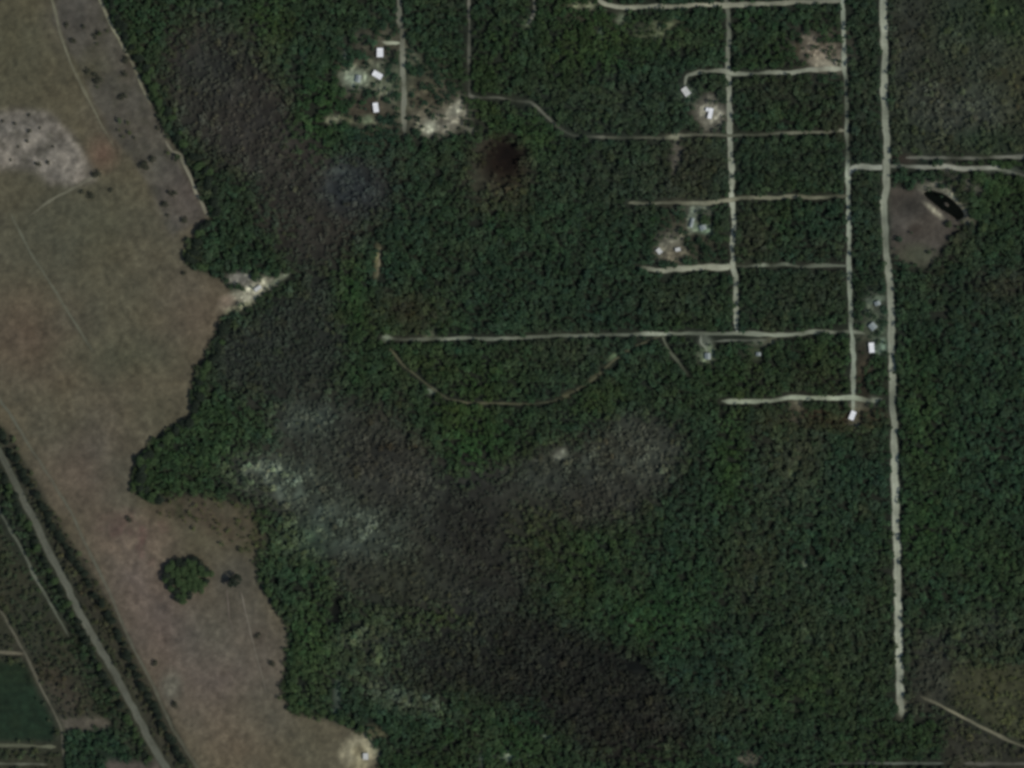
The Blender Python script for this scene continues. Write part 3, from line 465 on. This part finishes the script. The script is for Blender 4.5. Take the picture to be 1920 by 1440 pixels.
TX, TY = np.meshgrid(tx, ty); TX = (TX+RS.uniform(-.5, .5, TX.shape)*SP).ravel(); TY = (TY+RS.uniform(-.5, .5, TY.shape)*SP).ravel()
den = sample(DEN, TX, TY); thin = .92+.3*sample(fbm(40, 61, 3), TX, TY); hole = sample(fbm(15, 62, 2), TX, TY); thin = np.where(hole < -.52, thin*.25, thin)
keep = RS.rand(len(TX)) < den*thin
# outside the field only where the maps say so
TX, TY = TX[keep], TY[keep]
kd = sample(KIND, TX, TY); kd = np.clip(kd*1.35-.22+.95*sample(fbm(24, 66, 3), TX, TY)*(kd > .15), 0, 1)*(kd > .05); kk = RS.rand(len(TX)) < kd
sz = sample(SIZ, TX, TY)
col = lin(sample(CN, TX, TY)*np.array((1.0, 1.0, .97))); n = len(TX)
bright = np.exp(RS.randn(n)*.11+.34*sample(fbm(20, 63, 2), TX, TY)+.16*sample(fbm(9, 64, 1), TX, TY))
hue = np.c_[1.03+.06*RS.randn(n)+.10*sample(fbm(30, 65, 2), TX, TY), 1+.02*RS.randn(n), .78+.05*RS.randn(n)]
hue[kk] = hue[kk]*.35+np.array((.985, 1.0, .95))*.65; bright[kk] = bright[kk]**.8
R0 = np.where(RS.rand(n) < .03, 6.3, 2.2+3.4*RS.rand(n)**2.2)*sz*(.75+.25*np.clip(den[keep]*1.5, 0, 1)); H0 = R0*.8+3.2+1.2*RS.rand(n)+.9*sample(fbm(30, 67, 2), TX, TY)
EAST = TX > 1672
for nm, lbl, msk, nq, leaf, fill, kc in [
    ('woodland', 'dense dark green woodland canopy on the west side of the main road', (~kk) & ~EAST & (TX > 0), 22, .40, .55, K_C),
    ('woodland', 'dark green woodland canopy east of the main road', (~kk) & EAST, 22, .40, .55, K_C),
    ('scrub', 'grey brown leafless scrub wood in patches among the green canopy', kk & ~EAST, 20, .36, .42, 1.72),
    ('scrub', 'mottled grey olive scrub on the east side of the main road', kk & EAST, 20, .36, .42, 1.72),
    ('hedgerow_thicket', 'dark green roadside thicket beyond the left edge of the fields', (~kk) & (TX <= 0), 18, .40, .5, K_C)]:
    if not msk.any(): continue
    o = forest(nm, TX[msk], TY[msk], R0[msk], H0[msk]*(.7 if nm == 'scrub' else 1), (col*bright[:, None]*hue*kc)[msk], nq, 3+len(lbl) % 7, m_twig if nm == 'scrub' else m_leaf, leaf, fill)
    tag(o, lbl, 'scrub' if nm == 'scrub' else 'woodland', kind='stuff')
print('canopy trees', n)

# ---------------------------------------------------------------- individual trees (Empty > trunk, crown)
def tube(bm, p0, p1, r0, r1, seg=7):
    d = (p1-p0).normalized(); a = d.orthogonal().normalized(); b = d.cross(a)
    A = [bm.verts.new(p0+(a*math.cos(t)+b*math.sin(t))*r0) for t in [2*math.pi*i/seg for i in range(seg)]]
    B = [bm.verts.new(p1+(a*math.cos(t)+b*math.sin(t))*r1) for t in [2*math.pi*i/seg for i in range(seg)]]
    for i in range(seg): bm.faces.new((A[i], A[(i+1) % seg], B[(i+1) % seg], B[i]))
m_bark = flat_mat('bark', (.09, .075, .06), .95, .3, 3)
def tree_proto(col, seed, nq=150, h=7.0, R=3.2, flat=.75, trunk_share=.35):
    root = bpy.data.objects.new('tree', None)
    r = random.Random(seed); bm = bmesh.new()
    top = Vector((r.uniform(-.2, .2), r.uniform(-.2, .2), h*trunk_share))
    tube(bm, Vector((0, 0, -.2)), top, .26, .18)
    for k in range(6):
        a = k*1.05+r.uniform(-.3, .3); e = top+Vector((math.cos(a)*R*.6, math.sin(a)*R*.6, h*(.22+.2*r.random())))
        mid = top.lerp(e, .5)+Vector((0, 0, .3)); tube(bm, top-Vector((0, 0, .1)), mid, .13, .09, 5); tube(bm, mid, e, .09, .03, 5)
    me = bpy.data.meshes.new('trunk'); bm.to_mesh(me); bm.free(); me.materials.append(m_bark)
    t = bpy.data.objects.new('trunk', me); t.parent = root
    q, j = crown_template(nq, seed, flat, .20, .45)
    V = q.reshape(-1, 3)*R; V[:, 2] += h-R*flat; V[:, 2] = np.maximum(V[:, 2], .2)
    c = np.clip(np.array(lin(col))[None]*K_C*j[:, None]*(1+.15*np.random.RandomState(seed).randn(nq, 1)), .003, .5)
    cr = bpy.data.objects.new('crown', quads_mesh('crown', V, np.arange(len(V)).reshape(-1, 4), m_leaf, fcol=c)); cr.parent = root
    return root, t, cr
KINDS = {'dark': [tree_proto((25, 31, 23), 900+k) for k in range(3)],
         'green': [tree_proto((38, 50, 29), 920+k) for k in range(3)],
         'bush': [tree_proto((42, 43, 33), 940+k, 64, 3.2, 2.6, .6, .2) for k in range(3)]}
def tree(kind, px, py, rpx, label, group=None, cat='tree', name=None, z=0):
    pr = random.choice(KINDS[kind]); root = pr[0].copy(); C.objects.link(root)
    base = 3.2 if kind != 'bush' else 2.6
    s = rpx*S/base; x, y = W(px, py)
    root.location = (x, y, z); u_ = random.uniform(.78, 1.28); root.scale = (s*u_, s/u_, s*random.uniform(.85, 1.15) if s < 1.4 else s*.8); root.rotation_euler = (0, 0, random.uniform(0, 6.28))
    root.name = name or ('bush' if kind == 'bush' else 'tree')
    tag(root, label, cat, group)
    for ch in pr[1:]:
        c = ch.copy(); C.objects.link(c); c.parent = root
    return root
# scattered bushes in the strip beside the wood
for x, y, r in [(137, 77, 7), (125, 48, 6), (157, 50, 5), (165, 133, 7), (185, 150, 9), (179, 140, 6), (233, 182, 8), (226, 184, 6), (236, 112, 8), (234, 138, 7), (180, 72, 4), (178, 66, 5)]:
    tree('bush', x, y, r, 'dark bush on the upper part of the grey strip beside the wood', 'bushes on the upper grey strip', 'bush')
for x, y, r in [(270, 310, 9), (275, 315, 7), (287, 298, 8), (310, 383, 8), (327, 364, 7), (318, 361, 5), (346, 412, 8), (315, 404, 4), (252, 258, 4), (297, 240, 5)]:
    tree('bush', x, y, r, 'dark bush on the lower end of the grey strip near forest edge', 'bushes on the lower grey strip', 'bush')
for x, y, r in [(55, 246, 5), (72, 307, 6), (91, 305, 5), (52, 265, 4), (28, 232, 4), (5, 228, 4), (20, 300, 3), (55, 215, 4), (100, 275, 3), (35, 275, 3), (75, 240, 3)]:
    tree('bush', x, y, r, 'small dark bush on the pale stony patch in the west field', 'bushes on the pale patch', 'bush')
for x, y, r, l in [(182, 326, 9, 'dark bush just right of the pale patch, topmost of three'), (155, 360, 6, 'small dark bush below the pale patch beside the faint track'), (171, 367, 8, 'olive bush under the pale patch, lowest of three'),
                   (208, 357, 5, 'tiny faint bush alone in the field right of the olive bush'), (290, 1243, 7, 'lone dark bush at the mauve field edge, upper of two'), (329, 1321, 8, 'lone dark bush at the mauve field edge, lower of two'),
                   (243, 973, 7, 'olive bush at the top of the pinkish bare ground'), (345, 513, 5, 'low bush in the field under the forest corner'), (1736, 1299, 7, 'dark bush above the pale slanting track'), (1883, 1366, 6, 'dark bush beside pale slanting track near the right edge'),
                   (510, 1243, 7, 'dark bush on the ring of the mauve field, lowest'), (484, 1192, 6, 'brownish bush near the faint curved track, upper')]:
    tree('bush', x, y, r, l, None, 'bush')
tree('dark', 440, 1089, 13, 'lone dark round tree right of the green copse')
# round copse in the field
cp = [(305, 1075), (312, 1060), (330, 1050), (352, 1046), (375, 1048), (392, 1060), (397, 1078), (393, 1095), (380, 1108), (362, 1120), (345, 1130), (330, 1125), (320, 1110), (310, 1093)]
def inside(pts, x, y):
    c = False; n = len(pts)
    for i in range(n):
        x0, y0 = pts[i]; x1, y1 = pts[(i+1) % n]
        if (y0 > y) != (y1 > y) and x < (x1-x0)*(y-y0)/(y1-y0)+x0: c = not c
    return c
cnt = 0
for yy in np.arange(1046, 1134, 10.0):
    for xx in np.arange(302, 402, 10.5):
        x = xx+random.uniform(-3, 3); y = yy+random.uniform(-3, 3)
        if inside(cp, x, y):
            edge = not all(inside(cp, x+dx, y+dy) for dx, dy in ((13, 0), (-13, 0), (0, 13), (0, -13)))
            tree(random.choice(['dark', 'green', 'green']) if edge else 'green', x, y, random.uniform(6, 8.5), 'tree on the rim of the round copse in the field' if edge else 'green tree inside the round copse in the field', 'trees on the copse rim' if edge else 'trees inside the copse'); cnt += 1
# trees along the forest edge
def along(pts, step, jit, kinds, rr, label, group, cat='tree', skip=0):
    acc = 0; out = []
    for a, b in zip(pts, pts[1:]):
        L = math.hypot(b[0]-a[0], b[1]-a[1]); t = acc
        while t < L:
            if random.random() > skip:
                x = a[0]+(b[0]-a[0])*t/L+random.uniform(-jit, jit); y = a[1]+(b[1]-a[1])*t/L+random.uniform(-jit, jit)
                tree(random.choice(kinds), x, y, random.uniform(*rr), label, group, cat)
            t += step*random.uniform(.7, 1.3)
        acc = 0
along([(206, 5), (258, 95), (282, 150), (312, 215), (340, 258), (388, 325), (408, 395), (372, 440), (358, 485), (400, 508)], 13, 6, ['dark', 'dark', 'green'], (6, 9.5), 'dark green tree on the upper forest edge facing the west field', 'trees of the upper forest edge')
along([(425, 600), (410, 650), (375, 715), (368, 785), (310, 822), (268, 860), (260, 912), (300, 938)], 13, 5, ['dark', 'green', 'dark'], (6.5, 10), 'dark green tree on the rounded forest edge below the middle of the field', 'trees of the rounded forest edge')
along([(484, 1050), (505, 1110), (556, 1170), (556, 1235), (545, 1290), (560, 1325), (630, 1345), (690, 1370)], 19, 6, ['green'], (5, 8), 'green tree on the lower forest edge beside the mauve field', 'trees of the lower forest edge', skip=.2)
along([(0, 808), (30, 862), (62, 915), (118, 1014), (165, 1090), (213, 1170), (258, 1268), (300, 1345), (350, 1435)], 12.5, 3.5, ['dark'], (5, 9), 'dark tree in the hedge row east of the diagonal road', 'hedge trees east of the diagonal road', skip=.05)
along([(-5, 868), (60, 1000), (117, 1115), (170, 1215), (215, 1300), (255, 1375), (290, 1440)], 13, 3.5, ['dark', 'dark', 'green'], (5, 8.5), 'dark tree in the row west of the diagonal road', 'row trees west of the diagonal road', skip=.12)

# ---------------------------------------------------------------- houses
def box(bm, x0, x1, y0, y1, z0, z1):
    v = [bm.verts.new((x, y, z)) for z in (z0, z1) for x, y in ((x0, y0), (x1, y0), (x1, y1), (x0, y1))]
    for f in ((3, 2, 1, 0), (4, 5, 6, 7), (0, 1, 5, 4), (1, 2, 6, 5), (2, 3, 7, 6), (3, 0, 4, 7)): bm.faces.new([v[i] for i in f])
def part(name, build, mat, parent):
    bm = bmesh.new(); build(bm); bmesh.ops.recalc_face_normals(bm, faces=list(bm.faces))
    me = bpy.data.meshes.new(name); bm.to_mesh(me); bm.free(); me.materials.append(mat)
    return link(name, me, parent)
m_wall = flat_mat('painted_render', (.62, .60, .54), .9, .08, .8)
m_wall2 = flat_mat('bare_block_wall', (.34, .32, .28), .95, .15, .8)
m_white = flat_mat('white_roof_paint', (.74, .74, .71), .85, .16, .35)
m_cream = flat_mat('weathered_white_roof', (.50, .50, .45), .9, .2, .4)
m_tin = flat_mat('dull_tin_sheet', (.24, .27, .25), .7, .2, .4, .3, stripes=2)
m_glass = flat_mat('window_glass', (.03, .04, .05), .1, .1, 1, .5)
m_wood = flat_mat('door_wood', (.12, .07, .04), .7, .2, 3)
def house(px, py, wpx, lpx, ang, roofm, label, gable=False, ell_wing=None, wallm=None, h=3.0, name='house'):
    x, y = W(px, py); root = bpy.data.objects.new(name, None); C.objects.link(root)
    root.location = (x, y, 0); root.rotation_euler = (0, 0, math.radians(ang)); tag(root, label, name if name != 'house' else 'house')
    w, l = wpx*S/2, lpx*S/2; wm = wallm or m_wall
    part('wall', lambda b: box(b, -w+.25, w-.25, -l+.25, l-.25, 0, h), wm, root)
    if gable:
        def rf(b):
            e = .3; r = h+w*.42
            for s in (-1, 1):
                p = [(s*(w+e-.25), -l, h-.12), (s*(w+e-.25), l, h-.12), (0, l, r), (0, -l, r)]
                q = [(a, c_, z+.12) for a, c_, z in p]
                V = [b.verts.new(t) for t in p+q]
                for f in ((0, 1, 2, 3), (7, 6, 5, 4), (0, 4, 5, 1), (1, 5, 6, 2), (2, 6, 7, 3), (3, 7, 4, 0)): b.faces.new([V[i] for i in f])
        part('roof', rf, roofm, root)
        def gb(b):
            for s in (-1, 1):
                V = [b.verts.new(t) for t in ((-w+.25, s*(l-.27), h), (w-.25, s*(l-.27), h), (0, s*(l-.27), h+w*.38))]
                b.faces.new(V)
        part('gable_end', gb, wm, root)
    else:
        def rf(b):
            box(b, -w, w, -l, l, h+.002, h+.2)
            for a in ((-w, w, -l, -l+.2), (-w, w, l-.2, l), (-w, -w+.2, -l+.2, l-.2), (w-.2, w, -l+.2, l-.2)): box(b, *a, h+.202, h+.5)
        part('roof', rf, roofm, root)
    if ell_wing:
        dx, dy, ww, ll = [v*S for v in ell_wing]
        wing = part('wing', lambda b: box(b, dx-ww/2+.2, dx+ww/2-.2, dy-ll/2+.2, dy+ll/2-.2, 0, h-.3), wm, root)
        part('wing_roof', lambda b: box(b, dx-ww/2, dx+ww/2, dy-ll/2, dy+ll/2, h-.298, h-.1), roofm, wing)
    part('door', lambda b: box(b, w-.27, w-.18, -.5, .5, .05, 2.1), m_wood, root)
    for sx, yy in ((1, -l*.55), (1, l*.55), (-1, -l*.5), (-1, l*.5)):
        f = part('window', lambda b: box(b, min(sx*(w-.28), sx*(w-.17)), max(sx*(w-.28), sx*(w-.17)), yy-.65, yy+.65, .95, 2.05), m_wall2, root)
        part('pane', lambda b: box(b, min(sx*(w-.2), sx*(w-.15)), max(sx*(w-.2), sx*(w-.15)), yy-.55, yy+.55, 1.05, 1.95), m_glass, f)
    return root
house(713, 99, 12, 17, 0, m_white, 'bright white flat roofed house beside the dirt lane, uppermost of the three')
house(708, 141, 11, 19, 60, m_white, 'slanted off-white roofed house in the middle of the yards')
house(705, 202, 10, 18, 8, m_white, 'small bright white narrow house at the bottom of the yards')
house(672, 148, 10, 14, -10, m_tin, 'dull tin roofed shed left of the slanted white house', True, wallm=m_wall2, h=2.6, name='shed')
house(1286, 172, 12, 17, 35, m_cream, 'white roofed house on the curved lane left of the plots')
house(1332, 213, 8, 20, -12, m_white, 'narrow white house with side wing in a bare yard', ell_wing=(-4, 6, 12, 7))
house(1236, 471, 9, 11, 40, m_cream, 'small weathered white hut beside the broad pale lane', h=2.6, name='hut')
house(1271, 468, 10, 7, 10, m_cream, 'little pale hut in the tan yard, right of the weathered hut', h=2.6, name='hut')
house(1297, 418, 6, 18, -15, m_tin, 'long thin tin roofed shed in the green plot', True, wallm=m_wall2, h=2.5, name='shed')
house(1318, 427, 12, 10, 20, m_tin, 'square tin roofed shed beside the long thin shed', True, wallm=m_wall2, h=2.5, name='shed')
house(1634, 652, 10, 19, 5, m_white, 'bright white house between the lane and main road')
house(1636, 612, 13, 13, 40, m_tin, 'grey roofed house just above the bright white one', True, h=2.8)
house(1598, 779, 10, 17, -22, m_white, 'bright white house at the lower end of the lane')
house(1327, 668, 11, 12, 0, m_tin, 'small grey green roofed shed at the end of the curling drive', True, wallm=m_wall2, h=2.5, name='shed')
house(1422, 664, 9, 7, 0, m_tin, 'tiny grey roofed shed below the long lane', True, wallm=m_wall2, h=2.4, name='shed')
house(1645, 569, 11, 8, 20, m_tin, 'small grey shed near the upper drive by main road', True, wallm=m_wall2, h=2.5, name='shed')
house(484, 541, 7, 14, -55, m_cream, 'pale hut on the bright bare clearing at the forest corner', h=2.6, name='hut')
house(686, 1418, 10, 12, 0, m_cream, 'pale hut in the bright clearing at the bottom edge', h=2.6, name='hut')
